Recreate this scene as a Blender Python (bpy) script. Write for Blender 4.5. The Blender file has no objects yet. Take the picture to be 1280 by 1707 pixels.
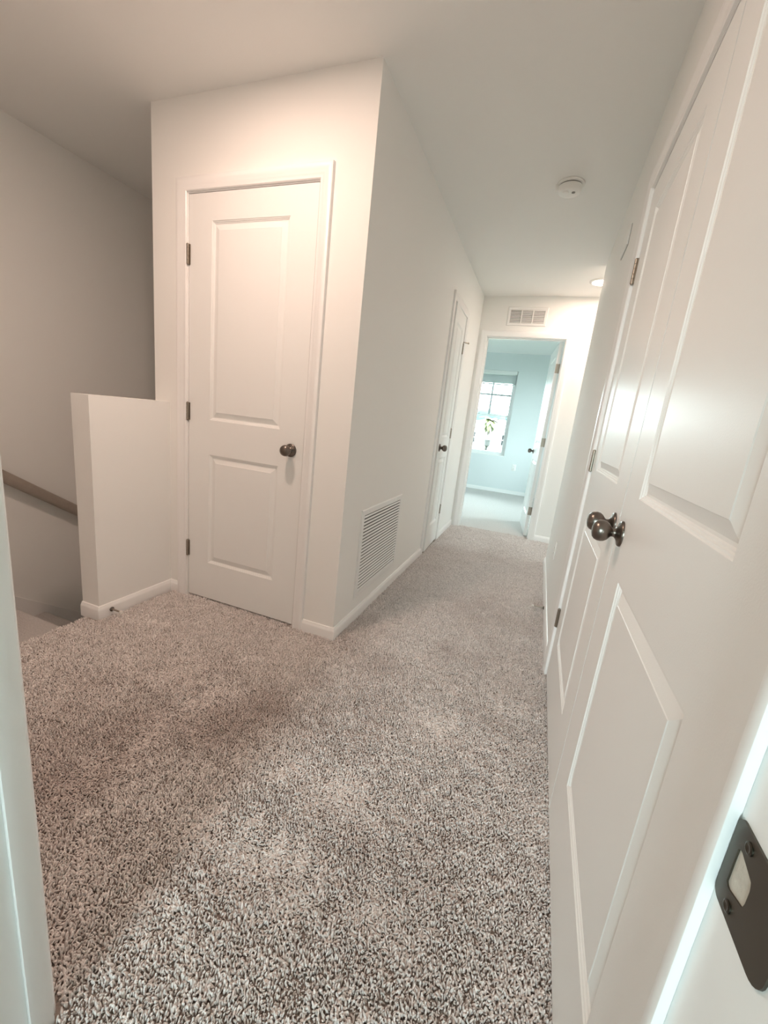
import bpy, bmesh, math, random
import numpy as np
from mathutils import Vector, Matrix

random.seed(4)
rng = np.random.default_rng(4)
SC = bpy.context.scene
COL = SC.collection
PI = math.pi

# ------------------------------------------------------------------ camera
EYE = 1.12
F_PX = 686.07
CAM_R = ((0.92889666, 0.35421184, 0.10809703),      # world to camera, rows: right, down, forward
         (0.17847632, -0.17241149, -0.96872105),
         (-0.3244953, 0.91913451, -0.22337088))
cd = bpy.data.cameras.new('camera')
cam = bpy.data.objects.new('camera', cd)
COL.objects.link(cam)
r_, d_, f_ = (Vector(v) for v in CAM_R)
m = Matrix((r_, -d_, -f_)).transposed().to_4x4()
m.translation = (0, 0, EYE)
cam.matrix_world = m
cd.sensor_fit = 'HORIZONTAL'
cd.sensor_width = 36.0
cd.lens = F_PX * 36.0 / 1280.0
cd.clip_start = 0.01
cd.clip_end = 400
SC.camera = cam

# ------------------------------------------------------------------ world, exposure
SC.view_settings.view_transform = 'Standard'
SC.view_settings.look = 'None'
SC.view_settings.gamma = 1.0
SC.view_settings.use_curve_mapping = False
SC.view_settings.exposure = 1.0
SC.cycles.diffuse_bounces = 8
SC.cycles.max_bounces = 12
SC.cycles.transparent_max_bounces = 12
SC.cycles.sample_clamp_indirect = 6.0
SC.cycles.caustics_reflective = False
SC.cycles.caustics_refractive = False

SKY_STRENGTH = 16.0
W = bpy.data.worlds.new('sky')
SC.world = W
W.use_nodes = True
nt = W.node_tree
nt.nodes.clear()
o_ = nt.nodes.new('ShaderNodeOutputWorld')
b_ = nt.nodes.new('ShaderNodeBackground')
b_.inputs['Color'].default_value = (0.82, 0.965, 1.0, 1)      # an even overcast sky
b_.inputs['Strength'].default_value = SKY_STRENGTH
nt.links.new(b_.outputs[0], o_.inputs[0])


def area(name, loc, rot, sx, sy, power, color, shape='RECTANGLE', portal=False, spread=PI):
    l = bpy.data.lights.new(name, 'AREA')
    l.shape = shape
    l.size = sx
    if shape in ('RECTANGLE', 'ELLIPSE'):
        l.size_y = sy
    l.energy = power
    l.color = color
    l.spread = spread
    o = bpy.data.objects.new(name, l)
    o.location = loc
    o.rotation_euler = rot
    COL.objects.link(o)
    if portal:
        l.cycles.is_portal = True
    return o


# sampling portals in the two windows (they give no light of their own)
area('window_portal', (-0.985, 7.90, 1.40), (-PI / 2, 0, 0), 0.82, 1.50, 1, (1, 1, 1), portal=True)
area('window_portal', (-0.62, -3.28, 1.40), (PI / 2, 0, 0), 1.14, 1.52, 1, (1, 1, 1), portal=True)
area('window_portal', (1.58, 6.35, 1.40), (0, PI / 2, 0), 1.52, 1.12, 1, (1, 1, 1), portal=True)
area('window_portal', (2.58, 4.23, 1.40), (0, PI / 2, 0), 1.52, 0.40, 1, (1, 1, 1), portal=True)
WARM = (1.0, 0.71, 0.58)
FOYER_W, HALL_W = 7.4, 5.0


# ------------------------------------------------------------------ materials
def mat(name, color, rough=0.5, metal=0.0, bump=0.0, bscale=200.0, bdetail=2.0, var=0.0, vscale=6.0, spec=0.5, bdist=0.001):
    mt = bpy.data.materials.new(name)
    mt.use_nodes = True
    t = mt.node_tree
    p = t.nodes['Principled BSDF']
    p.inputs['Base Color'].default_value = (*color, 1)
    p.inputs['Roughness'].default_value = rough
    p.inputs['Metallic'].default_value = metal
    p.inputs['Specular IOR Level'].default_value = spec
    tc = t.nodes.new('ShaderNodeTexCoord')
    if bump:
        n = t.nodes.new('ShaderNodeTexNoise')
        n.inputs['Scale'].default_value = bscale
        n.inputs['Detail'].default_value = bdetail
        t.links.new(tc.outputs['Object'], n.inputs['Vector'])
        b = t.nodes.new('ShaderNodeBump')
        b.inputs['Strength'].default_value = bump
        b.inputs['Distance'].default_value = bdist
        t.links.new(n.outputs['Fac'], b.inputs['Height'])
        t.links.new(b.outputs['Normal'], p.inputs['Normal'])
    if var:
        n2 = t.nodes.new('ShaderNodeTexNoise')
        n2.inputs['Scale'].default_value = vscale
        n2.inputs['Detail'].default_value = 4
        t.links.new(tc.outputs['Object'], n2.inputs['Vector'])
        mx = t.nodes.new('ShaderNodeMix')
        mx.data_type = 'RGBA'
        mx.inputs['A'].default_value = (*[c * (1 - var) for c in color], 1)
        mx.inputs['B'].default_value = (*[min(1, c * (1 + var)) for c in color], 1)
        t.links.new(n2.outputs['Fac'], mx.inputs['Factor'])
        t.links.new(mx.outputs['Result'], p.inputs['Base Color'])
    return mt


def emit(name, color, strength):
    mt = bpy.data.materials.new(name)
    mt.use_nodes = True
    t = mt.node_tree
    p = t.nodes['Principled BSDF']
    p.inputs['Base Color'].default_value = (0.8, 0.8, 0.8, 1)
    p.inputs['Emission Color'].default_value = (*color, 1)
    p.inputs['Emission Strength'].default_value = strength
    return mt


def glass(name, tint=(0.96, 0.99, 0.98)):
    mt = bpy.data.materials.new(name)
    mt.use_nodes = True
    t = mt.node_tree
    t.nodes.clear()
    o = t.nodes.new('ShaderNodeOutputMaterial')
    a = t.nodes.new('ShaderNodeBsdfTransparent')
    a.inputs['Color'].default_value = (*tint, 1)
    g = t.nodes.new('ShaderNodeBsdfGlossy')
    g.inputs['Roughness'].default_value = 0.02
    x = t.nodes.new('ShaderNodeMixShader')
    fr = t.nodes.new('ShaderNodeFresnel')
    fr.inputs['IOR'].default_value = 1.35
    t.links.new(fr.outputs[0], x.inputs[0])
    t.links.new(a.outputs[0], x.inputs[1])
    t.links.new(g.outputs[0], x.inputs[2])
    t.links.new(x.outputs[0], o.inputs[0])
    return mt


PAINT = mat('wall_paint', (0.865, 0.868, 0.85), 0.75, bump=0.12, bscale=260, spec=0.25)
PAINT_BED_DAYLIT = mat('bedroom_paint_daylit', (0.74, 0.785, 0.795), 0.75, bump=0.12, bscale=260, spec=0.25)  # white wall paint with the blue cast of daylight mixed into its colour
CEIL = mat('ceiling_paint', (0.87, 0.876, 0.86), 0.9, bump=0.15, bscale=180, spec=0.2)
TRIM = mat('trim_enamel', (0.88, 0.88, 0.875), 0.32, bump=0.04, bscale=90)
DOORM = mat('door_enamel', (0.855, 0.865, 0.855), 0.38, bump=0.22, bscale=330, bdetail=4, bdist=0.0007)
BRONZE = mat('aged_nickel', (0.19, 0.165, 0.145), 0.30, metal=1.0)
HINGE = mat('hinge_nickel', (0.36, 0.32, 0.27), 0.34, metal=1.0)
PLATE = mat('plate_bronze', (0.13, 0.12, 0.10), 0.42, metal=1.0)
SCREW = mat('screw_steel', (0.10, 0.095, 0.08), 0.30, metal=1.0)
DARK = mat('dark_cavity', (0.02, 0.02, 0.02), 0.9)
SHADE = mat('duct_grey', (0.30, 0.30, 0.30), 0.7)
DUCT = mat('duct_dark', (0.10, 0.10, 0.10), 0.8)
VENT = mat('vent_enamel', (0.83, 0.83, 0.82), 0.4)
PLAST = mat('white_plastic', (0.84, 0.84, 0.82), 0.38)
RUBBER = mat('white_rubber', (0.75, 0.72, 0.68), 0.7)
OAK = mat('stained_rail', (0.36, 0.315, 0.27), 0.45, var=0.12, vscale=30)
VINYL = mat('window_vinyl', (0.85, 0.86, 0.86), 0.4)
MUNTIN = mat('muntin_vinyl', (0.42, 0.47, 0.48), 0.5)
BLIND = mat('blind_vinyl', (0.62, 0.66, 0.66), 0.5)
GLASS = glass('window_glass')
CARPET_BASE = mat('carpet_backing', (0.33, 0.28, 0.25), 0.95, bump=0.6, bscale=150, bdetail=5, var=0.25, vscale=130, spec=0.1, bdist=0.006)
CARPET = mat('carpet', (0.62, 0.59, 0.575), 0.95, bump=0.7, bscale=120, bdetail=6, var=0.22, vscale=110, spec=0.1, bdist=0.008)
CONCR = mat('strike_pocket', (0.55, 0.52, 0.46), 0.8, bump=0.5, bscale=300, var=0.25, vscale=120)
STUCCO = mat('white_stucco', (0.55, 0.54, 0.53), 0.9, bump=0.2, bscale=20)
ROOFM = mat('roof_shingle', (0.085, 0.066, 0.063), 0.9, var=0.2, vscale=4)
DGLASS = mat('far_window_glass', (0.012, 0.013, 0.014), 0.5, spec=0.1)
GRASS = mat('lawn', (0.045, 0.06, 0.028), 0.95, var=0.3, vscale=2)
LEAF = mat('palm_leaf', (0.055, 0.062, 0.016), 0.6, var=0.25, vscale=3)
BARK = mat('palm_bark', (0.04, 0.033, 0.028), 0.9, var=0.25, vscale=12)
TREE = mat('far_trees', (0.015, 0.036, 0.037), 0.9, var=0.35, vscale=0.6)
IRON = mat('lamp_iron', (0.010, 0.011, 0.012), 0.5)
LAMPG = mat('lamp_glass', (0.03, 0.03, 0.03), 0.3)
LENS_W = emit('lamp_lens_warm', (1.0, 0.86, 0.70), 14.0)


# ------------------------------------------------------------------ mesh helpers
def obj(name, bm, material, parent=None, smooth=False, loc=None, kind=None, label=None):
    me = bpy.data.meshes.new(name)
    bmesh.ops.recalc_face_normals(bm, faces=bm.faces[:])
    bm.to_mesh(me)
    bm.free()
    if smooth:
        me.shade_smooth()
        if smooth != 'all':
            me.set_sharp_from_angle(angle=math.radians(35))
    me.materials.append(material)
    o = bpy.data.objects.new(name, me)
    COL.objects.link(o)
    if parent:
        o.parent = parent
    if loc is not None:
        o.location = loc
    if kind:
        o['kind'] = kind
    if label:
        o['label'] = label
    return o


def empty(name, loc=(0, 0, 0), rz=0.0):
    o = bpy.data.objects.new(name, None)
    o.empty_display_size = 0.05
    o.location = loc
    o.rotation_euler = (0, 0, rz)
    COL.objects.link(o)
    return o


def tag(o, label, cat, group=None, kind=None):
    o['label'] = label
    o['category'] = cat
    if group:
        o['group'] = group
    if kind:
        o['kind'] = kind
    return o


def box(bm, x0, x1, y0, y1, z0, z1, bev=0.0):
    vs = [bm.verts.new(p) for p in ((x0, y0, z0), (x1, y0, z0), (x1, y1, z0), (x0, y1, z0),
                                    (x0, y0, z1), (x1, y0, z1), (x1, y1, z1), (x0, y1, z1))]
    fs = [bm.faces.new([vs[i] for i in f]) for f in ((0, 3, 2, 1), (4, 5, 6, 7), (0, 1, 5, 4), (1, 2, 6, 5), (2, 3, 7, 6), (3, 0, 4, 7))]
    if bev:
        es = list({e for f in fs for e in f.edges})
        bmesh.ops.bevel(bm, geom=es, offset=bev, segments=2, affect='EDGES', profile=0.5)
    return bm


def boxes(*bs, bev=0.0):
    bm = bmesh.new()
    for b in bs:
        box(bm, *b, bev=bev)
    return bm


def lathe(prof, n=32, axis='Z', at=(0, 0, 0), bm=None, flip=1):
    """prof = [(radius, height)...]; axis Z up or Y (towards -Y)."""
    bm = bm or bmesh.new()
    rings = []
    for r, h in prof:
        ring = []
        if r < 1e-6:
            pts = [(0.0, 0.0)]
        else:
            pts = [(r * math.cos(2 * PI * k / n), r * math.sin(2 * PI * k / n)) for k in range(n)]
        for a, b in pts:
            v = (a, b, h * flip) if axis == 'Z' else (a, -h, b)
            ring.append(bm.verts.new((v[0] + at[0], v[1] + at[1], v[2] + at[2])))
        rings.append(ring)
    for A, B in zip(rings, rings[1:]):
        if len(A) == 1 and len(B) == 1:
            continue
        for k in range(n):
            j = (k + 1) % n
            if len(A) == 1:
                bm.faces.new((A[0], B[k], B[j]))
            elif len(B) == 1:
                bm.faces.new((A[k], A[j], B[0]))
            else:
                bm.faces.new((A[k], A[j], B[j], B[k]))
    for ring in (rings[0], rings[-1]):
        if len(ring) > 1:
            bm.faces.new(ring)
    return bm


def sweep(profile, pts, side=1):
    """Skirting: profile [(offset from wall, z)] along a floor polyline, mitred; side=+1 offsets to the left of travel."""
    bm = bmesh.new()
    n = len(pts)
    dirs = []
    for a, b in zip(pts, pts[1:]):
        l = math.hypot(b[0] - a[0], b[1] - a[1])
        dirs.append(((b[0] - a[0]) / l, (b[1] - a[1]) / l))
    nor = [(-d[1] * side, d[0] * side) for d in dirs]
    mit = []
    for i in range(n):
        if i == 0:
            mit.append(nor[0])
        elif i == n - 1:
            mit.append(nor[-1])
        else:
            a, b = nor[i - 1], nor[i]
            k = 1 + a[0] * b[0] + a[1] * b[1]
            mit.append(((a[0] + b[0]) / k, (a[1] + b[1]) / k))
    rows = []
    for (x, y), mm in zip(pts, mit):
        rows.append([bm.verts.new((x + mm[0] * o, y + mm[1] * o, z)) for o, z in profile])
    for A, B in zip(rows, rows[1:]):
        for k in range(len(profile)):
            j = (k + 1) % len(profile)
            bm.faces.new((A[k], A[j], B[j], B[k]))
    bm.faces.new(rows[0])
    bm.faces.new(rows[-1])
    return bm


SKIRT = [(0.0, -0.012), (0.013, -0.012), (0.013, 0.040), (0.0115, 0.047), (0.008, 0.052), (0.006, 0.059), (0.0, 0.061)]
CASE = [(0.0, 0.0), (0.0, 0.008), (0.003, 0.011), (0.018, 0.011), (0.022, 0.0135), (0.030, 0.0135), (0.036, 0.016), (0.052, 0.0175),
        (0.058, 0.0145), (0.060, 0.0)]


def casing_bm(x0, x1, z1, y=0.0, sgn=-1, zb=-0.01, bm=None, wl=1.0, wr=1.0):
    bm = bm or bmesh.new()
    rows = []
    for d, p in CASE:
        yy = y + sgn * p
        rows.append([bm.verts.new(c) for c in ((x0 - d * wl, yy, zb), (x0 - d * wl, yy, z1 + d), (x1 + d * wr, yy, z1 + d), (x1 + d * wr, yy, zb))])
    for A, B in zip(rows, rows[1:]):
        for k in range(3):
            bm.faces.new((A[k], A[k + 1], B[k + 1], B[k]))
    A, B = rows[-1], rows[0]
    for k in range(3):
        bm.faces.new((A[k], A[k + 1], B[k + 1], B[k]))
    bm.faces.new([r[0] for r in rows])
    bm.faces.new([r[3] for r in rows])
    return bm


# panel relief from its outer edge inwards: (inset, depth behind the leaf's face)
RELIEF = [(0.0, 0.0), (0.0022, 0.0026), (0.0050, 0.0032), (0.0072, 0.0064), (0.0095, 0.0068), (0.0120, 0.0096), (0.0170, 0.0098), (0.0400, 0.0020), (0.0412, 0.0006)]


def panel_bm(x0, x1, z0, z1, t):
    bm = bmesh.new()
    for face, s in ((0.0, 1), (t, -1)):
        rings = []
        for i, d in RELIEF:
            yy = face + s * d
            rings.append([bm.verts.new(c) for c in ((x0 + i, yy, z0 + i), (x1 - i, yy, z0 + i), (x1 - i, yy, z1 - i), (x0 + i, yy, z1 - i))])
        for A, B in zip(rings, rings[1:]):
            for k in range(4):
                j = (k + 1) % 4
                bm.faces.new((A[k], A[j], B[j], B[k]))
        bm.faces.new(rings[-1])
        if s == 1:
            first = rings[0]
    for k in range(4):
        pass
    return bm


def leaf_parts(parent, w, hgt, stile, panels, t=0.035, flip=False, gap=0.008):
    """A moulded two-panel leaf. Local x runs 0..w from its hinge (or -w..0 when flipped), front face y=0."""
    def X(a, b):
        return (-b, -a) if flip else (a, b)
    bm = bmesh.new()
    zs = sorted(panels)
    for a, b in ((0, stile), (w - stile, w)):
        x0, x1 = X(a, b)
        box(bm, x0, x1, 0, t, gap, hgt)
    edges = [gap] + [v for p in zs for v in p] + [hgt]
    for a, b in zip(edges[::2], edges[1::2]):
        x0, x1 = X(stile, w - stile)
        box(bm, x0, x1, 0, t, a, b)
    leaf = obj('door_leaf', bm, DOORM, parent)
    for a, b in zs:
        x0, x1 = X(stile, w - stile)
        obj('door_panel', panel_bm(x0, x1, a, b, t), DOORM, leaf)
    return leaf


KNOB = [(0.0, 0.066), (0.010, 0.0655), (0.018, 0.063), (0.0235, 0.058), (0.0262, 0.051), (0.0268, 0.044), (0.0255, 0.037), (0.021, 0.030),
        (0.0150, 0.0255), (0.0115, 0.0225), (0.0105, 0.019), (0.0115, 0.015), (0.0150, 0.012)]
ROSE = [(0.0, 0.0115), (0.014, 0.0115), (0.0175, 0.0105), (0.021, 0.0082), (0.026, 0.0070), (0.0300, 0.0058), (0.0318, 0.0036), (0.0322, 0.0)]


def knob(parent, x, y, z, sgn=1):
    """Ball knob with a round rose standing off towards -Y (sgn=1) or +Y."""
    bm = lathe([(r, h) for r, h in KNOB], 36, 'Y')
    k = obj('door_knob', bm, BRONZE, parent, smooth=True, loc=(x, y, z))
    r = obj('knob_rose', lathe(ROSE, 36, 'Y'), BRONZE, k, smooth=True)
    if sgn < 0:
        k.rotation_euler = (0, 0, PI)
    return k


def hinge(parent, x, y, z, plate=0.004, up=0.089, wing=0.011):
    bm = bmesh.new()
    hh = up / 2
    r = 0.0068
    prof = []
    for i in range(5):                      # five knuckles with fine joints
        a, b = -hh + up * i / 5, -hh + up * (i + 1) / 5
        prof += [(r * 0.8, a), (r, a + 0.0008), (r, b - 0.0008), (r * 0.8, b)]
    prof = [(0, -hh - 0.003), (r * 0.7, -hh - 0.002)] + prof + [(r * 0.7, hh + 0.002), (0, hh + 0.004)]
    lathe(prof, 14, 'Z', bm=bm)
    box(bm, -wing, wing, 0.004, 0.0065, -hh, hh)
    return obj('hinge', bm, HINGE, parent, smooth=True, loc=(x, y, z))


# ------------------------------------------------------------------ the room shell
HC = 2.435
XL, XR = -0.81, 0.222
YC = 1.72                   # wall with the closet door
YE = 4.63                   # end wall of the hall
T = 0.115
X_STAIR = -2.88
YD = 0.316                  # hall face of the wall that holds the camera's doorway


def structure(name, bm, material, label, cat, parent=None, smooth=False):
    o = obj(name, bm, material, parent, smooth)
    return tag(o, label, cat, kind='structure')


def structure_tag(o, label, cat):
    return tag(o, label, cat, kind='structure')


# carpeted floors (the visible one carries a real pile)
floor = structure('floor', boxes((-1.944, 0.9, -0.30, YE + 0.06, -0.30, -0.010), (0.9, 2.6, 2.5, YE + 0.06, -0.30, -0.010)), CARPET_BASE,
                  'beige grey carpeted floor of the hall and foyer', 'floor')
structure('floor_bedroom', boxes((-2.6, 1.6, YE + 0.06, 8.0, -0.30, -0.002)), CARPET, 'pale carpeted floor of the bedroom beyond the end door', 'floor')
structure('floor_near_room', boxes((-2.8, 1.8, -3.4, -0.30, -0.30, -0.002)), CARPET, 'carpeted floor of the room behind the near doorway', 'floor')
structure('ceiling', boxes((-3.1, 2.7, -3.5, 8.1, HC, HC + 0.12)), CEIL, 'matt white flat ceiling over foyer, hall and bedroom', 'ceiling')

D1 = (-1.757, -1.048, 2.045)        # closet door opening in the YC wall (x0, x1, top)
D2 = (3.392, 3.900, 2.045)          # narrow door in the left hall wall (y0, y1)
D3 = (-0.715, 0.048, 2.045)         # bedroom doorway in the end wall
D4 = (0.405, 1.968, 2.050)          # pair of closet doors in the right wall
D6 = (-0.640, 0.170, 2.045)         # the camera's own doorway
J = 0.018

structure('wall_closet', boxes((-1.987, D1[0] - J, YC, YC + T, 0, HC), (D1[1] + J, XL, YC, YC + T, 0, HC), (D1[0] - J, D1[1] + J, YC, YC + T, D1[2] + J, HC),
                               (-1.985, XL - 0.01, YC + 0.62, YC + 0.66, 0, HC)),
          PAINT, 'warm white wall around the closed two panel closet door', 'wall')
structure('wall_left', boxes((XL - T, XL, YC + T, D2[0] - J, -0.012, HC), (XL - T, XL, D2[1] + J, YE, -0.012, HC), (XL - T, XL, D2[0] - J, D2[1] + J, D2[2] + J, HC),
                             (XL - T - 0.5, XL - T - 0.45, YC + T + 0.5, YE, 0, HC)),
          PAINT, 'long white wall on the left of the hall with the large return grille', 'wall')
structure('wall_end', boxes((XL - T, D3[0] - J, YE, YE + T, -0.012, HC), (D3[1] + J, 2.6, YE, YE + T, -0.012, HC), (D3[0] - J, D3[1] + J, YE, YE + T, D3[2] + J, HC),
                            (-2.6, XL - T, YE, YE + T, -0.012, HC)),
          PAINT, 'cream lit wall at the far end of the hall around the bedroom doorway', 'wall')
YW = 3.83
structure('wall_right', boxes((XR, XR + T, YD, D4[0] - J, -0.012, HC), (XR, XR + T, D4[1] + J, YW, -0.012, HC), (XR, XR + T, D4[0] - J, D4[1] + J, D4[2] + J, HC),
                              (XR + T, 2.6, YW - T, YW, -0.012, HC), (0.90, 0.95, YD, YW - T, -0.012, HC), (2.5, 2.6, YW, 4.04, -0.012, HC), (2.5, 2.6, 4.42, YE, -0.012, HC), (2.5, 2.6, 4.04, 4.42, -0.012, 0.65), (2.5, 2.6, 4.04, 4.42, 2.15, HC)),
          PAINT, 'white wall on the right of the hall holding the pair of closet doors', 'wall')
structure('wall_near', boxes((X_STAIR, D6[0] - J, YD - T, YD, -0.30, HC), (D6[1] + J, 0.95, YD - T, YD, -0.30, HC), (D6[0] - J, D6[1] + J, YD - T, YD, D6[2] + J, HC)),
          PAINT, 'wall that holds the nearest doorway', 'wall')
structure('wall_stair_left', boxes((X_STAIR - 0.1, X_STAIR, YD - T, YE + T, -2.8, HC)), PAINT, 'shadowed tall wall at the far left above the descending stairs', 'wall')
structure('wall_stair_right', boxes((-2.0, -1.987 + 0.10, YC + T, YE, -2.8, HC), (-2.0, -1.885, YC, YC + T, -2.8, 0.0), (-2.0, -1.944, YD - T, YC, -2.8, -0.30)), PAINT,
          'stairwell wall behind the closet', 'wall')
structure('wall_stair_end', boxes((X_STAIR, -2.0, YE - 0.1, YE, -2.8, HC)), PAINT, 'wall at the foot of the stairs', 'wall')
structure('wall_half', boxes((-2.0, -1.885, 1.29, YC, -1.2, 1.075)), PAINT, 'low white half wall guarding the stairs beside the closet door', 'wall')
structure('floor_stair_foot', boxes((X_STAIR, -2.0, YD - T, YE, -2.9, -2.8)), CARPET, 'carpeted floor at the foot of the stairs', 'floor')
# the room behind the camera
structure('wall_back', boxes((-2.7, -1.18, -3.32, -3.20, 0, HC), (-0.06, 1.7, -3.32, -3.20, 0, HC), (-1.18, -0.06, -3.32, -3.20, 0, 0.65), (-1.18, -0.06, -3.32, -3.20, 2.15, HC),
                             (-2.8, -2.7, -3.32, YD - T, 0, HC), (1.7, 1.8, -3.32, YD - T, 0, HC), (0.95, 1.8, YD - T, YD, 0, HC)), PAINT,
          'walls and window opening of the room behind the camera', 'wall')
# bedroom
WB = (-1.390, -0.585, 0.655, 2.145)
YB = 7.85
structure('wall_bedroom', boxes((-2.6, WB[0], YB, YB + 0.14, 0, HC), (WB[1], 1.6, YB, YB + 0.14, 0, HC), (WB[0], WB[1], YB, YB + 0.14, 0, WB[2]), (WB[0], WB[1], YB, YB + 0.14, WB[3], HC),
                                (-2.6, -2.5, YE + T, YB, 0, HC), (1.5, 1.6, YE + T, 5.8, 0, HC), (1.5, 1.6, 6.9, YB, 0, HC), (1.5, 1.6, 5.8, 6.9, 0, 0.65), (1.5, 1.6, 5.8, 6.9, 2.15, HC)), PAINT_BED_DAYLIT, 'bedroom wall around the far window, bluish daylight mixed into its colour', 'wall')

# stairs: a landing one riser down, then steps falling away along the left wall
st = structure_tag(empty('stairs', (-2.44, 0.9, -0.19)), 'dim carpeted stairs going down behind the half wall', 'stairs')
for k in range(10):
    y0 = YD if k == 0 else 1.35 + 0.265 * (k - 1)
    y1 = 1.35 + 0.265 * k
    z1 = -0.19 * (k + 1)
    bm = boxes((X_STAIR + 2.44, -1.946 + 2.44 if k == 0 else -2.0 + 2.44, y0 - 0.9, y1 - 0.9, z1 + 0.19 - 0.22, z1 + 0.19), bev=0.012)
    obj('stair_step', bm, CARPET, st)


def skirting(name, pts, side, label, parent=None):
    return structure(name, sweep(SKIRT, pts, side), TRIM, label, 'baseboard', smooth=True)


skirting('baseboard_left', [(-0.985, YC), (XL, YC), (XL, D2[0] - 0.066)], -1, 'white baseboard wrapping the corner below the return grille')
skirting('baseboard_left.001', [(XL, D2[1] + 0.066), (XL, YE)], -1, 'short white baseboard between the narrow door and the end wall')
skirting('baseboard_half', [(-2.0, 1.29), (-1.885, 1.29), (-1.885, YC), (-1.822, YC)], -1, 'white baseboard around the foot of the half wall')
skirting('baseboard_end', [(D3[1] + 0.066, YE), (2.5, YE)], -1, 'cream lit baseboard on the end wall right of the bedroom doorway')
skirting('baseboard_right', [(XR, D4[1] + 0.066), (XR, YW), (2.5, YW)], 1, 'white baseboard on the right wall beyond the closet doors')
skirting('baseboard_bedroom', [(-2.5, YB), (1.5, YB)], -1, 'pale baseboard under the bedroom window')
# skirt board running down the stair wall
bm = bmesh.new()
pr = [(1.30, -0.10), (4.5, -0.10 - 0.717 * 3.2), (4.5, -0.34 - 0.717 * 3.2), (1.30, -0.42)]
va = [bm.verts.new((X_STAIR, y, z)) for y, z in pr]
vb = [bm.verts.new((X_STAIR + 0.014, y, z)) for y, z in pr]
bm.faces.new(va)
bm.faces.new(vb)
for k in range(4):
    bm.faces.new((va[k], va[(k + 1) % 4], vb[(k + 1) % 4], vb[k]))
structure('trim_stair', bm, TRIM, 'sloping skirt board along the shadowed stair wall', 'trim')

# ------------------------------------------------------------------ carpet pile: real tufts on the hall floor
px, py = [], []
step = 0.0048
for (x0, x1, y0, y1) in ((D1[0], D1[1], YC - 0.006, YC + 0.03), (XR - 0.012, XR + 0.03, D4[0], D4[1]), (-1.944, XR - 0.012, 0.20, YC - 0.006), (XL + 0.012, XR - 0.012, YC - 0.006, YE + 0.06), (XR - 0.012, 0.62, YW + 0.012, YE - 0.014)):
    gx, gy = np.meshgrid(np.arange(x0 + step / 2, x1, step), np.arange(y0 + step / 2, y1, step))
    px.append(gx.ravel())
    py.append(gy.ravel())
px = np.concatenate(px)
py = np.concatenate(py)
px = px + rng.uniform(-0.0024, 0.0024, px.size)
py = py + rng.uniform(-0.0024, 0.0024, py.size)
keep = ~((px < -1.86) & (py > 1.26))                               # under the half wall
keep &= ~((px < D6[0] + 0.012) & (px > D6[0] - 0.07) & (py < YD + 0.02))
keep &= ~((px > D6[1] - 0.012) & (py < YD + 0.02))
keep &= ~((px < X_STAIR * 0 + D6[0]) & (py < YD + 0.005))
px, py = px[keep], py[keep]
n = px.size


def smooth_noise(x, y, cell, seed):
    r = np.random.default_rng(seed)
    g = r.normal(size=(64, 64))
    u, v = (x + 5) / cell, (y + 5) / cell
    i, j = np.floor(u).astype(int), np.floor(v).astype(int)
    fu, fv = u - i, v - j
    fu, fv = fu * fu * (3 - 2 * fu), fv * fv * (3 - 2 * fv)
    G = lambda a, b: g[a % 64, b % 64]
    return (G(i, j) * (1 - fu) + G(i + 1, j) * fu) * (1 - fv) + (G(i, j + 1) * (1 - fu) + G(i + 1, j + 1) * fu) * fv


lean_x = 0.46 * smooth_noise(px, py, 0.22, 1) + 0.25 * smooth_noise(px, py, 0.035, 3) + rng.normal(0, 0.38, n)
lean_y = 0.46 * smooth_noise(px, py, 0.22, 2) + 0.25 * smooth_noise(px, py, 0.035, 4) + rng.normal(0, 0.38, n)
hgt = 1.0 + 0.16 * smooth_noise(px, py, 0.022, 5) + rng.normal(0, 0.13, n)
hgt = np.clip(hgt, 0.6, 1.5)
rot = np.stack([lean_y, lean_x, rng.uniform(0, 6.28, n)], 1).astype(np.float32)
co = np.stack([px, py, np.full(n, -0.0065) + 0.001 * (hgt - 1)], 1).astype(np.float32)
me = bpy.data.meshes.new('carpet_pile')
me.vertices.add(n)
me.vertices.foreach_set('co', co.ravel())
a = me.attributes.new('tuft_rot', 'FLOAT_VECTOR', 'POINT')
a.data.foreach_set('vector', rot.ravel())
a = me.attributes.new('tuft_scale', 'FLOAT', 'POINT')
a.data.foreach_set('value', hgt.astype(np.float32))
# traffic marks and faint spills in the yarn's own colour
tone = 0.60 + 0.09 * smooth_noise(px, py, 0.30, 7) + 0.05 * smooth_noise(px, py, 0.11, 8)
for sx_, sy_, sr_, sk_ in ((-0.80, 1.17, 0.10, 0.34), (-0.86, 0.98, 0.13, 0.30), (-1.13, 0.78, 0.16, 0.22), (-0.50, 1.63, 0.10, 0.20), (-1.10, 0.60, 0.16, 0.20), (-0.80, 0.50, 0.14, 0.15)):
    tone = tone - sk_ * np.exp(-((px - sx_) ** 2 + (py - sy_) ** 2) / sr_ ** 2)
a = me.attributes.new('tuft_tone', 'FLOAT', 'POINT')
a.data.foreach_set('value', np.clip(tone, 0, 1).astype(np.float32))
pile = bpy.data.objects.new('carpet_pile', me)
COL.objects.link(pile)
pile.parent = floor
pile['kind'] = 'stuff'

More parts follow.
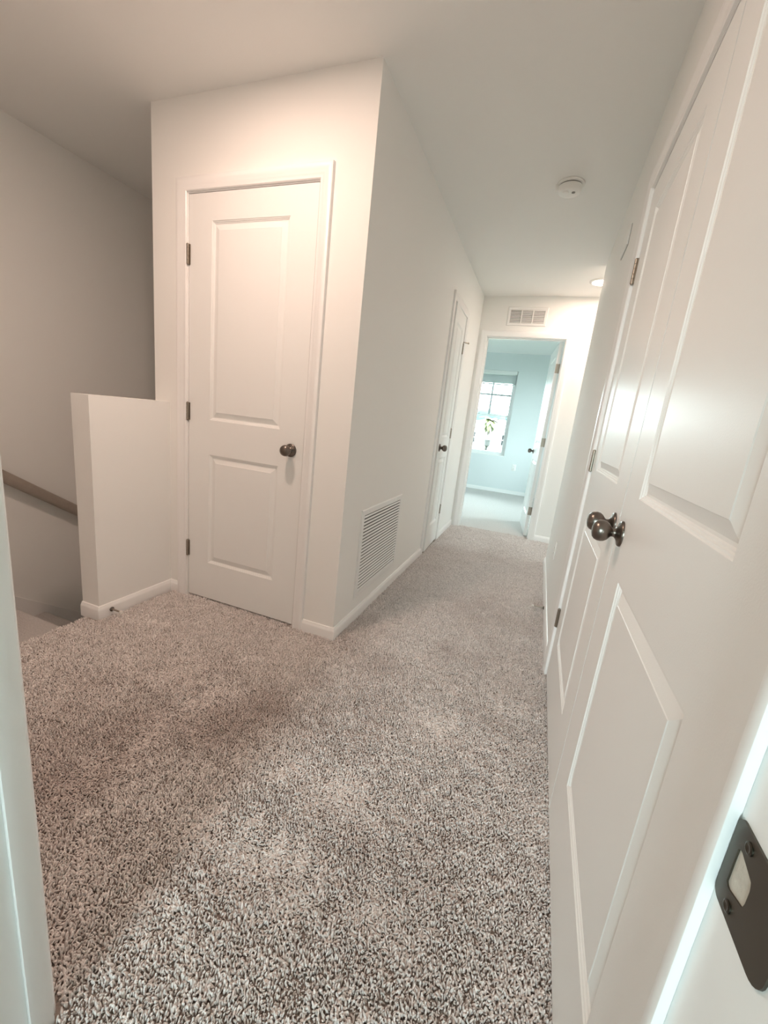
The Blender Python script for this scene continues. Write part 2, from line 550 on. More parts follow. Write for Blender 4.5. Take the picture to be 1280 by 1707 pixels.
TUFT = bpy.data.materials.new('carpet_yarn')
TUFT.use_nodes = True
t = TUFT.node_tree
p = t.nodes['Principled BSDF']
p.inputs['Roughness'].default_value = 0.9
p.inputs['Specular IOR Level'].default_value = 0.12
oi = t.nodes.new('ShaderNodeObjectInfo')
cr = t.nodes.new('ShaderNodeValToRGB')
cr.color_ramp.elements[0].color = (0.60, 0.557, 0.537, 1)
cr.color_ramp.elements[1].color = (0.87, 0.82, 0.798, 1)
t.links.new(oi.outputs['Random'], cr.inputs['Fac'])
at = t.nodes.new('ShaderNodeAttribute')
at.attribute_type = 'INSTANCER'
at.attribute_name = 'tuft_tone'
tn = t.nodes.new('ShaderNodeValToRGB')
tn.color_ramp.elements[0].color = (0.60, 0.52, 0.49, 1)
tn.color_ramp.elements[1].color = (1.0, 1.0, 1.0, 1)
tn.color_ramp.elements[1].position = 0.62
mu = t.nodes.new('ShaderNodeMix')
mu.data_type = 'RGBA'
mu.blend_type = 'MULTIPLY'
mu.inputs['Factor'].default_value = 1.0
t.links.new(at.outputs['Fac'], tn.inputs['Fac'])
t.links.new(cr.outputs['Color'], mu.inputs['A'])
t.links.new(tn.outputs['Color'], mu.inputs['B'])
t.links.new(mu.outputs['Result'], p.inputs['Base Color'])
me.materials.append(TUFT)

gn = bpy.data.node_groups.new('tufts', 'GeometryNodeTree')
gn.interface.new_socket('Geometry', in_out='INPUT', socket_type='NodeSocketGeometry')
gn.interface.new_socket('Geometry', in_out='OUTPUT', socket_type='NodeSocketGeometry')
N = gn.nodes.new
gi, go = N('NodeGroupInput'), N('NodeGroupOutput')
sp = N('GeometryNodeMeshUVSphere')
sp.inputs['Segments'].default_value = 6
sp.inputs['Rings'].default_value = 5
sp.inputs['Radius'].default_value = 1.0
tr = N('GeometryNodeTransform')
tr.inputs['Scale'].default_value = (0.0018, 0.0024, 0.0066)
tr.inputs['Translation'].default_value = (0, 0, 0.0035)
ss = N('GeometryNodeSetShadeSmooth')
sm = N('GeometryNodeSetMaterial')
sm.inputs['Material'].default_value = TUFT
ip = N('GeometryNodeInstanceOnPoints')
na = N('GeometryNodeInputNamedAttribute')
na.data_type = 'FLOAT_VECTOR'
na.inputs['Name'].default_value = 'tuft_rot'
nb = N('GeometryNodeInputNamedAttribute')
nb.data_type = 'FLOAT'
nb.inputs['Name'].default_value = 'tuft_scale'
L = gn.links.new
L(sp.outputs['Mesh'], tr.inputs['Geometry'])
L(tr.outputs['Geometry'], ss.inputs['Geometry'])
L(ss.outputs['Geometry'], sm.inputs['Geometry'])
L(gi.outputs[0], ip.inputs['Points'])
L(sm.outputs['Geometry'], ip.inputs['Instance'])
e2r = N('FunctionNodeEulerToRotation')
L(na.outputs['Attribute'], e2r.inputs[0])
L(e2r.outputs[0], ip.inputs['Rotation'])
L(nb.outputs['Attribute'], ip.inputs['Scale'])
L(ip.outputs['Instances'], go.inputs[0])
md = pile.modifiers.new('tufts', 'NODES')
md.node_group = gn


# ------------------------------------------------------------------ doors
def frame(root, w, top, casing_back=False, stop_y=0.042, wl=1.0, wr=1.0, stop=True):
    """Jamb, stop and casing of a doorway whose opening is local x 0..w in a wall y 0..T."""
    obj('door_jamb', boxes((-J, 0, 0, T, -0.012, top + J), (w, w + J, 0, T, -0.012, top + J), (0, w, 0, T, top, top + J)), TRIM, root)
    if stop:
        obj('door_stop', boxes((0, 0.009, stop_y, stop_y + 0.033, -0.012, top), (w - 0.009, w, stop_y, stop_y + 0.033, -0.012, top),
                               (0.009, w - 0.009, stop_y, stop_y + 0.033, top - 0.009, top)), TRIM, root)
    obj('door_casing', casing_bm(-0.005, w + 0.005, top + 0.005, 0.0, -1, wl=wl, wr=wr), TRIM, root, smooth=True)
    if casing_back:
        obj('door_casing', casing_bm(-0.005, w + 0.005, top + 0.005, T, 1), TRIM, root, smooth=True)


# door_1: closed closet door, hinged on its left
w1 = D1[1] - D1[0]
d1 = structure_tag(empty('door_1', (D1[0], YC, 0)), 'closed white two panel closet door facing the foyer, knob on its right', 'door')
frame(d1, w1, D1[2])


def shut_leaf(root, w, top, stile, panels, hinge_x, knob_x, knob_z, hz=(0.285, 1.04, 1.785), y=0.003):
    leaf = leaf_parts(root, w - 0.006, top - 0.003, stile, panels)
    leaf.location = (0.003, y, 0)
    for z in hz:
        hinge(root, hinge_x, -0.004, z)
    if knob_x is not None:
        knob(root, knob_x, y, knob_z)
    return leaf


P1 = [(0.222, 0.828), (1.008, 1.925)]
shut_leaf(d1, w1, D1[2], 0.137, P1, 0.0, w1 - 0.072, 0.915)

# door_2: narrow door in the left hall wall, hinged at its far side, a touch ajar
w2 = D2[1] - D2[0]
d2 = structure_tag(empty('door_2', (XL, D2[0], 0), PI / 2), 'narrow white two panel door in the left hall wall, pulled to beside the end wall', 'door')
frame(d2, w2, D2[2])
piv = leaf_parts(d2, w2 - 0.006, D2[2] - 0.003, 0.105, P1, flip=True)
piv.location = (w2 - 0.003, -0.002, 0)
piv.rotation_euler = (0, 0, math.radians(2.2))
knob(d2, 0.064, -0.019, 0.92)
obj('strike_plate', boxes((0.0005, 0.003, 0.004, 0.034, 0.89, 0.95)), BRONZE, d2)
for z in (0.31, 1.04, 1.79):
    hinge(d2, w2, -0.006, z)
bm = bmesh.new()
lathe([(0.0, 0.0), (0.0045, 0.0), (0.0045, 0.050), (0.0, 0.050)], 10, 'Y', bm=bm)
lathe([(0.0, 0.050), (0.008, 0.050), (0.008, 0.060), (0.0, 0.061)], 10, 'Y', bm=bm)
pin = obj('hinge_pin_stop', bm, HINGE, d2, smooth=True, loc=(w2, -0.006, 1.845))
pin.rotation_euler = (0, 0, math.radians(50))

# door_3: bedroom doorway at the end of the hall, its leaf swung into the bedroom
w3 = D3[1] - D3[0]
d3 = structure_tag(empty('door_3', (D3[0], YE, 0)), 'white bedroom door standing open at the end of the hall', 'door')
frame(d3, w3, D3[2], casing_back=True, stop_y=0.035)
lf = leaf_parts(d3, w3 - 0.006, D3[2] - 0.003, 0.137, P1, t=0.035)
lf.location = (w3 - 0.016, T - 0.002, 0)
lf.rotation_euler = (0, 0, math.radians(90 + 5.5))
lm = Matrix.Translation(lf.location) @ Matrix.Rotation(math.radians(95.5), 4, 'Z')
for yy, s_ in ((0.035, -1), (0.0, 1)):
    k_ = knob(d3, 0, 0, 0, s_)
    k_.location = lm @ Vector((w3 - 0.075, yy, 0.915))
    k_.rotation_euler = (0, 0, math.radians(95.5) + (PI if s_ < 0 else 0))
for z in (0.29, 1.04, 1.79):
    bm = boxes((-0.0022, 0.001, 0.003, 0.032, -0.0445, 0.0445))
    lathe([(0.0, -0.047), (0.0058, -0.046), (0.0062, 0.046), (0.0, 0.047)], 12, at=(-0.004, -0.003, 0), bm=bm)
    obj('hinge', bm, HINGE, lf, loc=(0, 0, z))

# the pair of closet doors on the right
wl_ = (D4[1] - D4[0]) / 2
YM = D4[0] + wl_
P4 = [(0.235, 0.808), (1.005, 1.925)]
fr4 = structure_tag(empty('trim_closet', (XR, D4[1], 0), -PI / 2), 'white casing around the pair of closet doors on the right', 'trim')
w4 = D4[1] - D4[0]
frame(fr4, w4, D4[2], stop=False)
obj('ball_catch', boxes((w4 - 0.70, w4 - 0.675, -0.002, 0.010, D4[2] - 0.004, D4[2] - 0.0005)), PLAST, fr4)
for name, off, hx, kx, lab in (('door_4', w4 / 2, wl_, 0.060, 'nearer white leaf of the closet pair, ball knob at its far edge'),
                               ('door_5', 0.0, 0.0, wl_ - 0.060, 'farther white leaf of the closet pair, hinged beyond the knobs')):
    r = structure_tag(empty(name, (XR, D4[1] - off, 0), -PI / 2), lab, 'door')
    lf = leaf_parts(r, wl_ - 0.005, D4[2] - 0.005, 0.145, P4)
    lf.location = (0.0025, 0.001, 0)
    for z in (0.30, 1.035, 1.77):
        hinge(r, hx, -0.005, z)
    knob(r, kx, 0.001, 0.905)

# the doorway the camera stands in
d6 = structure_tag(empty('door_6', (D6[0], YD - T, 0)), 'white door frame of the nearest doorway, strike plate on its right jamb', 'door')
w6 = D6[1] - D6[0]
obj('door_jamb', boxes((-J, 0, 0, T, -0.012, D6[2] + J), (w6, w6 + J, 0, T, -0.012, D6[2] + J), (0, w6, 0, T, D6[2], D6[2] + J)), TRIM, d6)
sy = 0.3036 - (YD - T)
obj('door_stop', boxes((0, 0.008, sy - 0.022, sy + 0.0125, -0.012, D6[2]), (w6 - 0.008, w6, sy, sy + 0.0135, -0.012, D6[2]), bev=0.0012), TRIM, d6, smooth=True)
obj('door_casing', casing_bm(-0.005, w6 + 0.005, D6[2] + 0.005, T, 1, wr=0.70), TRIM, d6, smooth=True)


def strike_plate(parent, x, y_far, z0, z1, width):
    """Flat plate with a D shaped hole, two screws and a curved lip, on a face that looks to -X."""
    bm = bmesh.new()
    zc, hh = (z0 + z1) / 2, (z1 - z0) / 2
    outer = []
    yn = y_far - width

    def arc(cy, cz, r, a0, a1, k=6):
        return [(cy + r * math.cos(a0 + (a1 - a0) * i / k), cz + r * math.sin(a0 + (a1 - a0) * i / k)) for i in range(k + 1)]
    rr = 0.007
    outer += arc(y_far - rr, zc + hh - rr, rr, 0, PI / 2)
    outer += arc(yn + 0.010, zc + hh - 0.014, 0.014, PI / 2, PI)
    outer += arc(yn + 0.010, zc - hh + 0.014, 0.014, PI, 1.5 * PI)
    outer += arc(y_far - rr, zc - hh + rr, rr, 1.5 * PI, 2 * PI)
    hy, hz = 0.0115, 0.0155
    hc = y_far - 0.0195
    hole = []
    m_ = len(outer)
    for (yy, zz) in outer:
        ang = math.atan2((zz - zc) / hz, (yy - hc) / hy)
        c, s = math.cos(ang), math.sin(ang)
        k = 1 / (abs(c) ** 5 + abs(s) ** 5) ** 0.2 if c > 0 else 1 / (abs(c) ** 2.4 + abs(s) ** 2.4) ** (1 / 2.4)
        hole.append((hc + hy * c * k, zc + hz * s * k))

    def bend(yy):                        # the lip curls away from the jamb towards the viewer's room
        d = max(0.0, (y_far - 0.030) - yy)
        return 0.0
    rows = []
    for off, ring in ((0.0, outer), (-0.0016, outer), (-0.0016, hole), (0.003, hole)):
        rows.append([bm.verts.new((x + off + bend(yy), yy, zz)) for yy, zz in ring])
    for A, B in zip(rows, rows[1:]):
        for k in range(m_):
            j = (k + 1) % m_
            bm.faces.new((A[k], A[j], B[j], B[k]))
    pl = obj('strike_plate', bm, PLATE, parent, smooth=True)
    obj('latch_pocket', boxes((x - 0.0004, x + 0.0, hc - hy + 0.0003, hc + hy - 0.0003, zc - hz, zc + hz)), CONCR, pl, label='unpainted wood in the latch hole')
    for s in (-1, 1):
        b2 = lathe([(0.0042, -0.0005), (0.0042, 0.0008), (0.0030, 0.0012), (0.0012, 0.0006), (0, 0.0006)], 16)
        sc_ = obj('screw', b2, SCREW, pl, smooth=True, loc=(x - 0.0016, hc + 0.001, zc + s * 0.0240))
        sc_.rotation_euler = (0, -PI / 2, 0)
    return pl


strike_plate(d6, w6, sy - 0.0008, 0.824, 0.889, 0.060)

# ------------------------------------------------------------------ vents
# return air grille low on the left wall
GY0, GY1, GZ0, GZ1 = 1.945, 2.612, 0.125, 0.632
g = tag(empty('return_air_grille', (XL, (GY0 + GY1) / 2, GZ0)), 'large white louvred return air grille low on the left hall wall', 'vent')
hw, hh = (GY1 - GY0) / 2, GZ1 - GZ0
fw = 0.034
bm = bmesh.new()
rings = []
for i, p_ in ((0.0, 0.0), (0.0, 0.003), (0.004, 0.0075), (fw - 0.003, 0.0075), (fw, 0.005), (fw, -0.0)):
    rings.append([bm.verts.new(c) for c in ((p_, -hw + i, i), (p_, hw - i, i), (p_, hw - i, hh - i), (p_, -hw + i, hh - i))])
for A, B in zip(rings, rings[1:] + rings[:1]):
    for k in range(4):
        bm.faces.new((A[k], A[(k + 1) % 4], B[(k + 1) % 4], B[k]))
obj('grille_frame', bm, VENT, g, smooth=True)
obj('grille_back', boxes((0.0003, 0.0008, -hw + fw, hw - fw, fw, hh - fw)), DUCT, g)
NS = 23
pitch = (hh - 2 * fw) / NS
slat_me = None
for k in range(NS):
    z = fw + pitch * (k + 0.5)
    if slat_me is None:
        bm = bmesh.new()
        y0, y1 = -hw + fw - 0.001, hw - fw + 0.001
        prof = [(0.0010, pitch * 0.17), (0.0022, pitch * 0.21), (0.0068, -pitch * 0.12), (0.0072, -pitch * 0.25), (0.0058, -pitch * 0.25)]
        A = [bm.verts.new((a_, y0, b2)) for a_, b2 in prof]
        B = [bm.verts.new((a_, y1, b2)) for a_, b2 in prof]
        for i in range(5):
            bm.faces.new((A[i], A[(i + 1) % 5], B[(i + 1) % 5], B[i]))
        bm.faces.new(A)
        bm.faces.new(B)
        s_ = obj('grille_slat', bm, VENT, g, loc=(0, 0, z))
        slat_me = s_.data
    else:
        s_ = bpy.data.objects.new('grille_slat', slat_me)
        COL.objects.link(s_)
        s_.parent = g
        s_.location = (0, 0, z)
for yy, zz in ((-hw + 0.10, hh - fw / 2), (hw - 0.10, hh - fw / 2)):
    b2 = lathe([(0.004, 0.0), (0.004, 0.001), (0.0, 0.0016)], 10)
    q = obj('screw', b2, VENT, g, loc=(0.0075, yy, zz))
    q.rotation_euler = (0, PI / 2, 0)

# supply register above the bedroom doorway
VX0, VX1, VZ0, VZ1 = -0.545, -0.163, 2.160, 2.337
v = tag(empty('supply_register', ((VX0 + VX1) / 2, YE, VZ0)), 'white three section supply register above the bedroom doorway', 'vent')
hw, hh, fw = (VX1 - VX0) / 2, VZ1 - VZ0, 0.027
bm = bmesh.new()
rings = []
for i, p_ in ((0.0, 0.0), (0.0, 0.003), (0.005, 0.008), (fw - 0.003, 0.008), (fw, 0.006), (fw, 0.0)):
    rings.append([bm.verts.new(c) for c in ((-hw + i, -p_, i), (hw - i, -p_, i), (hw - i, -p_, hh - i), (-hw + i, -p_, hh - i))])
for A, B in zip(rings, rings[1:] + rings[:1]):
    for k in range(4):
        bm.faces.new((A[k], A[(k + 1) % 4], B[(k + 1) % 4], B[k]))
obj('register_frame', bm, VENT, v, smooth=True)
obj('register_back', boxes((-hw + fw, hw - fw, -0.0008, -0.0003, fw, hh - fw)), DUCT, v)
iw = 2 * (hw - fw)
for k in (1, 2):
    xx = -hw + fw + iw * k / 3
    obj('register_bar', boxes((xx - 0.0055, xx + 0.0055, -0.0085, -0.0008, fw, hh - fw)), VENT, v)
lou = None
for k in range(9):
    z = fw + (hh - 2 * fw) * (k + 0.5) / 9
    if lou is None:
        bm = bmesh.new()
        pf = [(-0.0010, 0.0055), (-0.0016, 0.0060), (-0.0062, -0.0030), (-0.0056, -0.0038)]
        A = [bm.verts.new((-hw + fw, a_, b2)) for a_, b2 in pf]
        B = [bm.verts.new((hw - fw, a_, b2)) for a_, b2 in pf]
        for i in range(4):
            bm.faces.new((A[i], A[(i + 1) % 4], B[(i + 1) % 4], B[i]))
        bm.faces.new(A)
        bm.faces.new(B)
        q = obj('register_louvre', bm, VENT, v, loc=(0, 0, z))
        lou = q.data
    else:
        q = bpy.data.objects.new('register_louvre', lou)
        COL.objects.link(q)
        q.parent = v
        q.location = (0, 0, z)

# ------------------------------------------------------------------ ceiling fittings
s = tag(empty('smoke_detector', (-0.098, 2.675, HC)), 'round white smoke detector on the hall ceiling', 'smoke detector')
obj('mounting_base', lathe([(0.068, 0.0), (0.071, 0.004), (0.070, 0.009), (0.064, 0.012), (0.03, 0.012)], 48, flip=-1), PLAST, s, smooth=True)
obj('detector_body', lathe([(0.050, 0.0158), (0.0605, 0.0165), (0.0608, 0.020), (0.0595, 0.034), (0.056, 0.042), (0.048, 0.047), (0.0, 0.049)], 48, flip=-1), PLAST, s, smooth=True)
bm = bmesh.new()
lathe([(0.017, 0.0), (0.0165, 0.006), (0.011, 0.010), (0.0, 0.011)], 24, bm=bm, flip=-1)
obj('sensor_dome', bm, PLAST, s, smooth=True, loc=(-0.020, -0.018, -0.0475))
obj('test_button', lathe([(0.009, 0.0), (0.0085, 0.003), (0.0, 0.0035)], 20, flip=-1), SHADE, s, smooth=True, loc=(0.020, -0.012, -0.0475))
bm = bmesh.new()
box(bm, -0.0755, -0.055, -0.014, 0.014, -0.034, -0.006, bev=0.003)
obj('side_latch', bm, PLAST, s, smooth=True)
obj('shadow_gap', lathe([(0.0575, 0.008), (0.0575, 0.0165), (0.03, 0.0165)], 40, flip=-1), DARK, s)


def downlight(x, y, power, label, spread=PI):
    r = tag(empty('recessed_light', (x, y, HC)), label, 'ceiling light')
    obj('light_trim', lathe([(0.095, 0.0), (0.095, 0.004), (0.088, 0.009), (0.076, 0.011), (0.073, 0.009)], 48, flip=-1), PLAST, r, smooth=True)
    obj('light_lens', lathe([(0.0, 0.0100), (0.073, 0.0095), (0.073, 0.004)], 48, flip=-1), LENS_W, r, smooth=True)
    a_ = area('recessed_lamp', (x, y, HC - 0.013), (0, 0, 0), 0.145, 0.145, power, WARM, 'DISK', spread=spread)
    return r


downlight(0.235, 4.21, HALL_W, 'glowing round recessed light half hidden past the right wall corner')
downlight(-1.15, 1.02, FOYER_W, 'round recessed light in the foyer ceiling', spread=PI)

# ------------------------------------------------------------------ small fittings
def door_stopper(loc, rz, label, length=0.075):
    """Rigid baseboard stop: flange, rod and soft tip, pointing along local -Y."""
    r = tag(empty('door_stopper', loc, rz), label, 'doorstop')
    obj('stop_flange', lathe([(0.0115, 0.0), (0.0115, 0.003), (0.008, 0.006), (0.0055, 0.008)], 20, 'Y'), BRONZE, r, smooth=True)
    obj('stop_rod', lathe([(0.0048, 0.006), (0.0044, length - 0.012)], 16, 'Y'), HINGE, r, smooth=True)
    obj('rubber_tip', lathe([(0.006, length - 0.013), (0.0085, length - 0.011), (0.0085, length - 0.002), (0.006, length), (0, length)], 16, 'Y'), RUBBER, r, smooth=True,
        label='pale rubber tip')
    return r


door_stopper((-1.872, 1.345, 0.028), PI / 2, 'small metal door stopper on the half wall baseboard', 0.072)
door_stopper((XR - 0.013, 2.72, 0.030), -PI / 2, 'small dark door stopper on the right hall baseboard', 0.075)


def outlet(loc, rz, label):
    r = tag(empty('wall_outlet', loc, rz), label, 'outlet')
    bm = boxes((-0.035, 0.035, -0.006, 0.0, -0.0575, 0.0575), bev=0.0022)
    obj('cover_plate', bm, PLAST, r, smooth=True)
    for s_ in (-1, 1):
        rc = obj('receptacle', lathe([(0.0165, 0.0), (0.0165, 0.0075), (0.0155, 0.0085), (0.0, 0.0085)], 24, 'Y'), PLAST, r, smooth=True, loc=(0, 0, 0.0195 * s_))
        obj('socket_slots', boxes((-0.0075, -0.0055, -0.0088, -0.008, -0.003, 0.006), (0.0055, 0.0075, -0.0088, -0.008, -0.003, 0.006), (-0.002, 0.002, -0.0088, -0.008, -0.010, -0.006)),
            DARK, rc)
    return r


outlet((XR, 2.95, 0.365), -PI / 2, 'white wall outlet on the right hall wall')
outlet((-0.379, YB, 0.484), 0.0, 'white wall outlet on the bedroom wall under the window')

# thin plate high on the right wall past the closet doors
r = tag(empty('wall_plate', (XR, 2.59, 2.11), -PI / 2), 'thin white cover plate high on the right wall past the closet doors', 'cover plate')
obj('plate_body', boxes((-0.10, 0.10, -0.010, 0.0, -0.045, 0.045), bev=0.003), PLAST, r, smooth=True)
obj('plate_gasket', boxes((-0.1012, 0.1012, -0.002, 0.0, -0.0462, 0.0462)), SHADE, r)

# handrail down the stair wall
hr = tag(empty('handrail', (X_STAIR, 0.7, 1.06)), 'brown sloping handrail on the shadowed stair wall', 'handrail')
bm = bmesh.new()
prof = []
for k in range(14):
    a_ = 2 * PI * k / 14
    prof.append((0.060 + 0.021 * math.cos(a_), 0.040 * math.copysign(abs(math.sin(a_)) ** 0.8, math.sin(a_))))
rows = []
for yy in (0.42, 4.3):
    zc = 0.555 - 0.69 * (yy - 1.428)
    rows.append([bm.verts.new((x_, yy - 0.7, zc + z_ - 1.06)) for x_, z_ in prof])
for k in range(14):
    bm.faces.new((rows[0][k], rows[0][(k + 1) % 14], rows[1][(k + 1) % 14], rows[1][k]))
bm.faces.new(rows[0])
bm.faces.new(rows[1])
obj('rail', bm, OAK, hr, smooth=True)
for yy in (0.62, 1.95, 3.2):
    zc = 0.555 - 0.69 * (yy - 1.428)
    obj('rail_bracket', boxes((0.0, 0.008, yy - 0.725, yy - 0.675, zc - 1.17, zc - 1.10), (0.004, 0.062, yy - 0.708, yy - 0.692, zc - 1.125, zc - 1.109),
                              (0.050, 0.066, yy - 0.708, yy - 0.692, zc - 1.125, zc - 1.085)), BRONZE, hr)


# ------------------------------------------------------------------ windows
def window(name, x0, x1, z0, z1, y, out, grid, label, slats):
    """Single hung vinyl window in an opening; out=+1 if outdoors lies towards +Y."""
    r = structure_tag(empty(name, ((x0 + x1) / 2, y, z0)), label, 'window')
    w, h_ = (x1 - x0) / 2, z1 - z0

    def b(xa, xb, da, db, za, zb):
        ya, yb = sorted((da * out, db * out))
        return (xa, xb, ya, yb, za, zb)
    f = 0.038
    obj('window_frame', boxes(b(-w, -w + f, 0.05, 0.12, 0, h_), b(w - f, w, 0.05, 0.12, 0, h_), b(-w + f, w - f, 0.05, 0.12, 0, f), b(-w + f, w - f, 0.05, 0.12, h_ - f, h_)), VINYL, r)
    mid = 1.37 - z0
    for nm, za, zb, da in (('upper_sash', mid - 0.015, h_ - f, 0.088), ('lower_sash', f, mid + 0.015, 0.058)):
        q = 0.030
        sash = obj(nm, boxes(b(-w + f, -w + f + q, da, da + 0.026, za, zb), b(w - f - q, w - f, da, da + 0.026, za, zb),
                             b(-w + f + q, w - f - q, da, da + 0.026, za, za + q), b(-w + f + q, w - f - q, da, da + 0.026, zb - q, zb)), VINYL, r)
        obj('pane', boxes(b(-w + f + q, w - f - q, da + 0.011, da + 0.015, za + q, zb - q)), GLASS, sash)
        if nm == 'upper_sash' and grid:
            zm = (za + zb) / 2
            obj('muntin', boxes(b(-0.017, 0.017, da + 0.007, da + 0.0105, za + q, zb - q)), MUNTIN, sash)
            obj('muntin', boxes(b(-w + f + q, w - f - q, da + 0.0068, da + 0.0108, zm - 0.017, zm + 0.017)), MUNTIN, sash)
    ya, yb = sorted((0.05 * out, -0.03 * out))
    obj('window_sill', boxes((-w, w, min(0.0, 0.05 * out), max(0.0, 0.05 * out), -0.0005, 0.012)), TRIM, r)
    return r


window('window_1', WB[0], WB[1], WB[2], WB[3], YB, 1, True, 'bright single hung bedroom window with a gridded upper sash', 0)
window('window_2', -1.18, -0.06, 0.65, 2.15, -3.20, -1, False, 'window of the room behind the camera', 0)
w_side = window('window_added_4', 4.04, 4.42, 0.65, 2.15, 2.5, 1, False, 'unseen window added at the end of the side passage to light the hall', 0)  # added opening out of view, lets in daylight for the middle of the hall
w_side.location = (2.5, 4.23, 0.65)
w_side.rotation_euler = (0, 0, -PI / 2)
w_side = window('window_added_3', 5.8, 6.9, 0.65, 2.15, 1.5, 1, False, 'unseen window added in the side wall of the bedroom for more daylight', 0)  # second bedroom opening, unseen, added to brighten the room
w_side.location = (1.5, 6.35, 0.65)
w_side.rotation_euler = (0, 0, -PI / 2)
# raised blind in the bedroom window
bl = tag(empty('window_blind', ((WB[0] + WB[1]) / 2, YB + 0.024, WB[3] - 0.245)), 'pale horizontal blind raised at the top of the bedroom window', 'blind')
bwid = (WB[1] - WB[0]) / 2 - 0.012
obj('head_rail', boxes((-bwid, bwid, -0.020, 0.020, 0.185, 0.243), bev=0.003), VINYL, bl)
sl = None
for k in range(22):
    if sl is None:
        q = obj('blind_slat', boxes((-bwid + 0.004, bwid - 0.004, -0.022, 0.022, -0.0014, 0.0014)), BLIND, bl, loc=(0, 0, 0.028 + 0.0068 * k))
        sl = q.data
    else:
        q = bpy.data.objects.new('blind_slat', sl)
        COL.objects.link(q)
        q.parent = bl
        q.location = (0, random.uniform(-0.002, 0.002), 0.028 + 0.0068 * k)
obj('bottom_rail', boxes((-bwid + 0.004, bwid - 0.004, -0.022, 0.022, 0.0, 0.020), bev=0.003), BLIND, bl)

# ------------------------------------------------------------------ outdoors, one floor down
GZ = -2.95
structure('ground_lawn', boxes((-120, 120, -60, 140, GZ - 0.3, GZ)), GRASS, 'lawn outside, one storey below the windows', 'lawn')


def house(x, y, w, d, wall_h, roof_h, wins, label):
    r = tag(empty('house', (x, y, GZ)), label, 'house')
    wall = obj('house_wall', boxes((-w / 2, w / 2, 0, d, 0, wall_h)), STUCCO, r)
    bm = bmesh.new()
    e = 0.4
    A = [bm.verts.new(c) for c in ((-w / 2 - e, -e, wall_h), (w / 2 + e, -e, wall_h), (w / 2 + e, d + e, wall_h), (-w / 2 - e, d + e, wall_h))]
    B = [bm.verts.new(c) for c in ((-w / 2 + d / 2, d / 2, wall_h + roof_h), (w / 2 - d / 2, d / 2, wall_h + roof_h))]
    bm.faces.new(A)
    bm.faces.new((A[0], A[1], B[1], B[0]))
    bm.faces.new((A[1], A[2], B[1]))
    bm.faces.new((A[2], A[3], B[0], B[1]))
    bm.faces.new((A[3], A[0], B[0]))
    obj('house_roof', bm, ROOFM, r)
    for (wx, wz, ww, wh) in wins:
        fr = obj('house_window', boxes((wx - ww / 2 - 0.08, wx + ww / 2 + 0.08, -0.06, 0.0, wz - 0.08, wz + wh + 0.08)), STUCCO, r)
        obj('house_pane', boxes((wx - ww / 2, wx - 0.03, -0.075, -0.06, wz, wz + wh / 2 - 0.03), (wx + 0.03, wx + ww / 2, -0.075, -0.06, wz, wz + wh / 2 - 0.03),
                                (wx - ww / 2, wx - 0.03, -0.075, -0.06, wz + wh / 2 + 0.03, wz + wh), (wx + 0.03, wx + ww / 2, -0.075, -0.06, wz + wh / 2 + 0.03, wz + wh)), DGLASS, fr)
        obj('window_ledge', boxes((wx - ww / 2 - 0.15, wx + ww / 2 + 0.15, -0.12, 0.0, wz + wh + 0.10, wz + wh + 0.22)), STUCCO, fr)
    return r


house(-4.4, 40.0, 9.0, 8.0, 4.1, 1.0, [(0.25, 0.55, 0.85, 1.45), (-1.85, 0.55, 0.9, 1.45), (1.9, 0.6, 0.9, 1.4), (1.3, 2.7, 0.7, 0.95), (-1.9, 2.7, 0.8, 0.95)], 'white house beyond the palm, straight out of the bedroom window')
house(-17.0, 44.0, 10.0, 8.0, 4.3, 1.0, [(1.5, 0.9, 1.0, 1.3), (-2.0, 0.9, 1.0, 1.3)], 'white house to the left of the first')
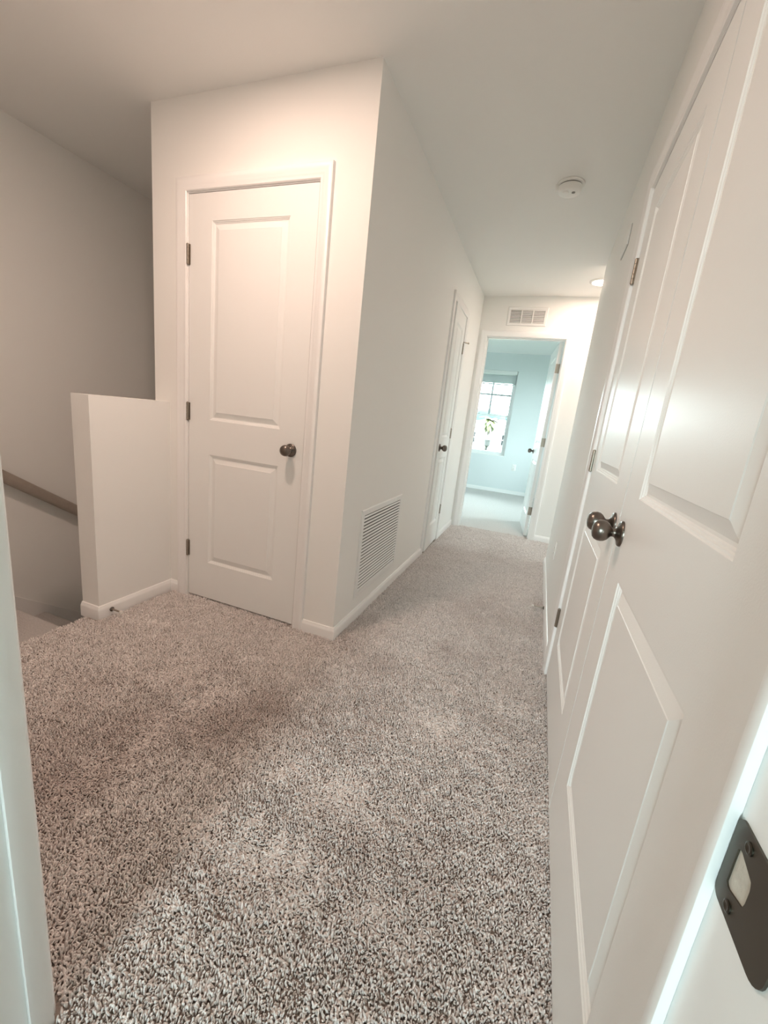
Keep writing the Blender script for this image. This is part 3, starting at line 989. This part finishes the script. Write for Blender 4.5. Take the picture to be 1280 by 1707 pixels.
# young palm
pm = tag(empty('palm_tree', (-3.55, 30.0, GZ)), 'small yellow green palm outside the bedroom window', 'palm')
obj('palm_trunk', lathe([(0.17, 0.0), (0.12, 0.3), (0.10, 2.2), (0.095, 4.3), (0.12, 4.55), (0.06, 4.7)], 12), BARK, pm, smooth=True)
for k in range(26):
    a_ = 2 * PI * k / 26 * 3.1 + random.uniform(-0.2, 0.2)
    el = random.uniform(-0.5, 1.2)
    ln = random.uniform(0.65, 0.95)
    bm = bmesh.new()
    prev = None
    for i in range(9):
        u = i / 8
        bend_ = el - 1.7 * u * u
        d = ln * u
        cx, cz = d * math.cos(el - 0.9 * u), d * math.sin(el - 0.9 * u)
        wd = 0.17 * math.sin(PI * (0.12 + 0.85 * u))
        vs = [bm.verts.new((cx, -wd, cz - 0.35 * wd)), bm.verts.new((cx, 0, cz)), bm.verts.new((cx, wd, cz - 0.35 * wd))]
        if prev:
            bm.faces.new((prev[0], prev[1], vs[1], vs[0]))
            bm.faces.new((prev[1], prev[2], vs[2], vs[1]))
        prev = vs
    fr = obj('palm_frond', bm, LEAF, pm, loc=(0, 0, 4.6))
    fr.rotation_euler = (0, 0, a_)
# street lamp
lp = tag(empty('street_lamp', (-2.93, 25.0, GZ)), 'dark street lamp post in front of the white house', 'street lamp')
obj('lamp_post', lathe([(0.13, 0.0), (0.12, 0.25), (0.06, 0.35), (0.05, 3.0), (0.08, 3.05)], 14), IRON, lp, smooth=True)
obj('lamp_lantern', lathe([(0.09, 3.04), (0.16, 3.10), (0.19, 3.42)], 8), LAMPG, lp)
obj('lamp_cap', lathe([(0.23, 3.42), (0.20, 3.48), (0.06, 3.60), (0.03, 3.72), (0.0, 3.74)], 12), IRON, lp, smooth=True)
# trees along the horizon
for k in range(16):
    xx = -62 + 5.6 * k + random.uniform(-0.2, 0.2)
    yy = (90 if k % 2 else 101) + random.uniform(-0.5, 0.5)
    hh = 8.3 + random.uniform(-0.4, 0.5)
    tt = tag(empty('distant_tree', (xx, yy, GZ)), 'bluish green tree in the far row beyond the houses', 'tree', 'far row of trees')
    obj('tree_trunk', lathe([(0.35, 0.0), (0.22, 2.5), (0.15, 4.0)], 8), BARK, tt, smooth=True)
    bm = bmesh.new()
    bmesh.ops.create_icosphere(bm, subdivisions=3, radius=1.0)
    for v_ in bm.verts:
        n_ = math.sin(5 * v_.co.x + k) * math.sin(4 * v_.co.y + 2 * k) * math.cos(5 * v_.co.z)
        s_ = 1 + 0.14 * n_ + random.uniform(-0.05, 0.05)
        v_.co = Vector((v_.co.x * 4.0 * s_, v_.co.y * 3.5 * s_, (hh / 2 + 0.7) + v_.co.z * (hh / 2 - 0.7) * s_))
    obj('tree_crown', bm, TREE, tt, smooth='all')
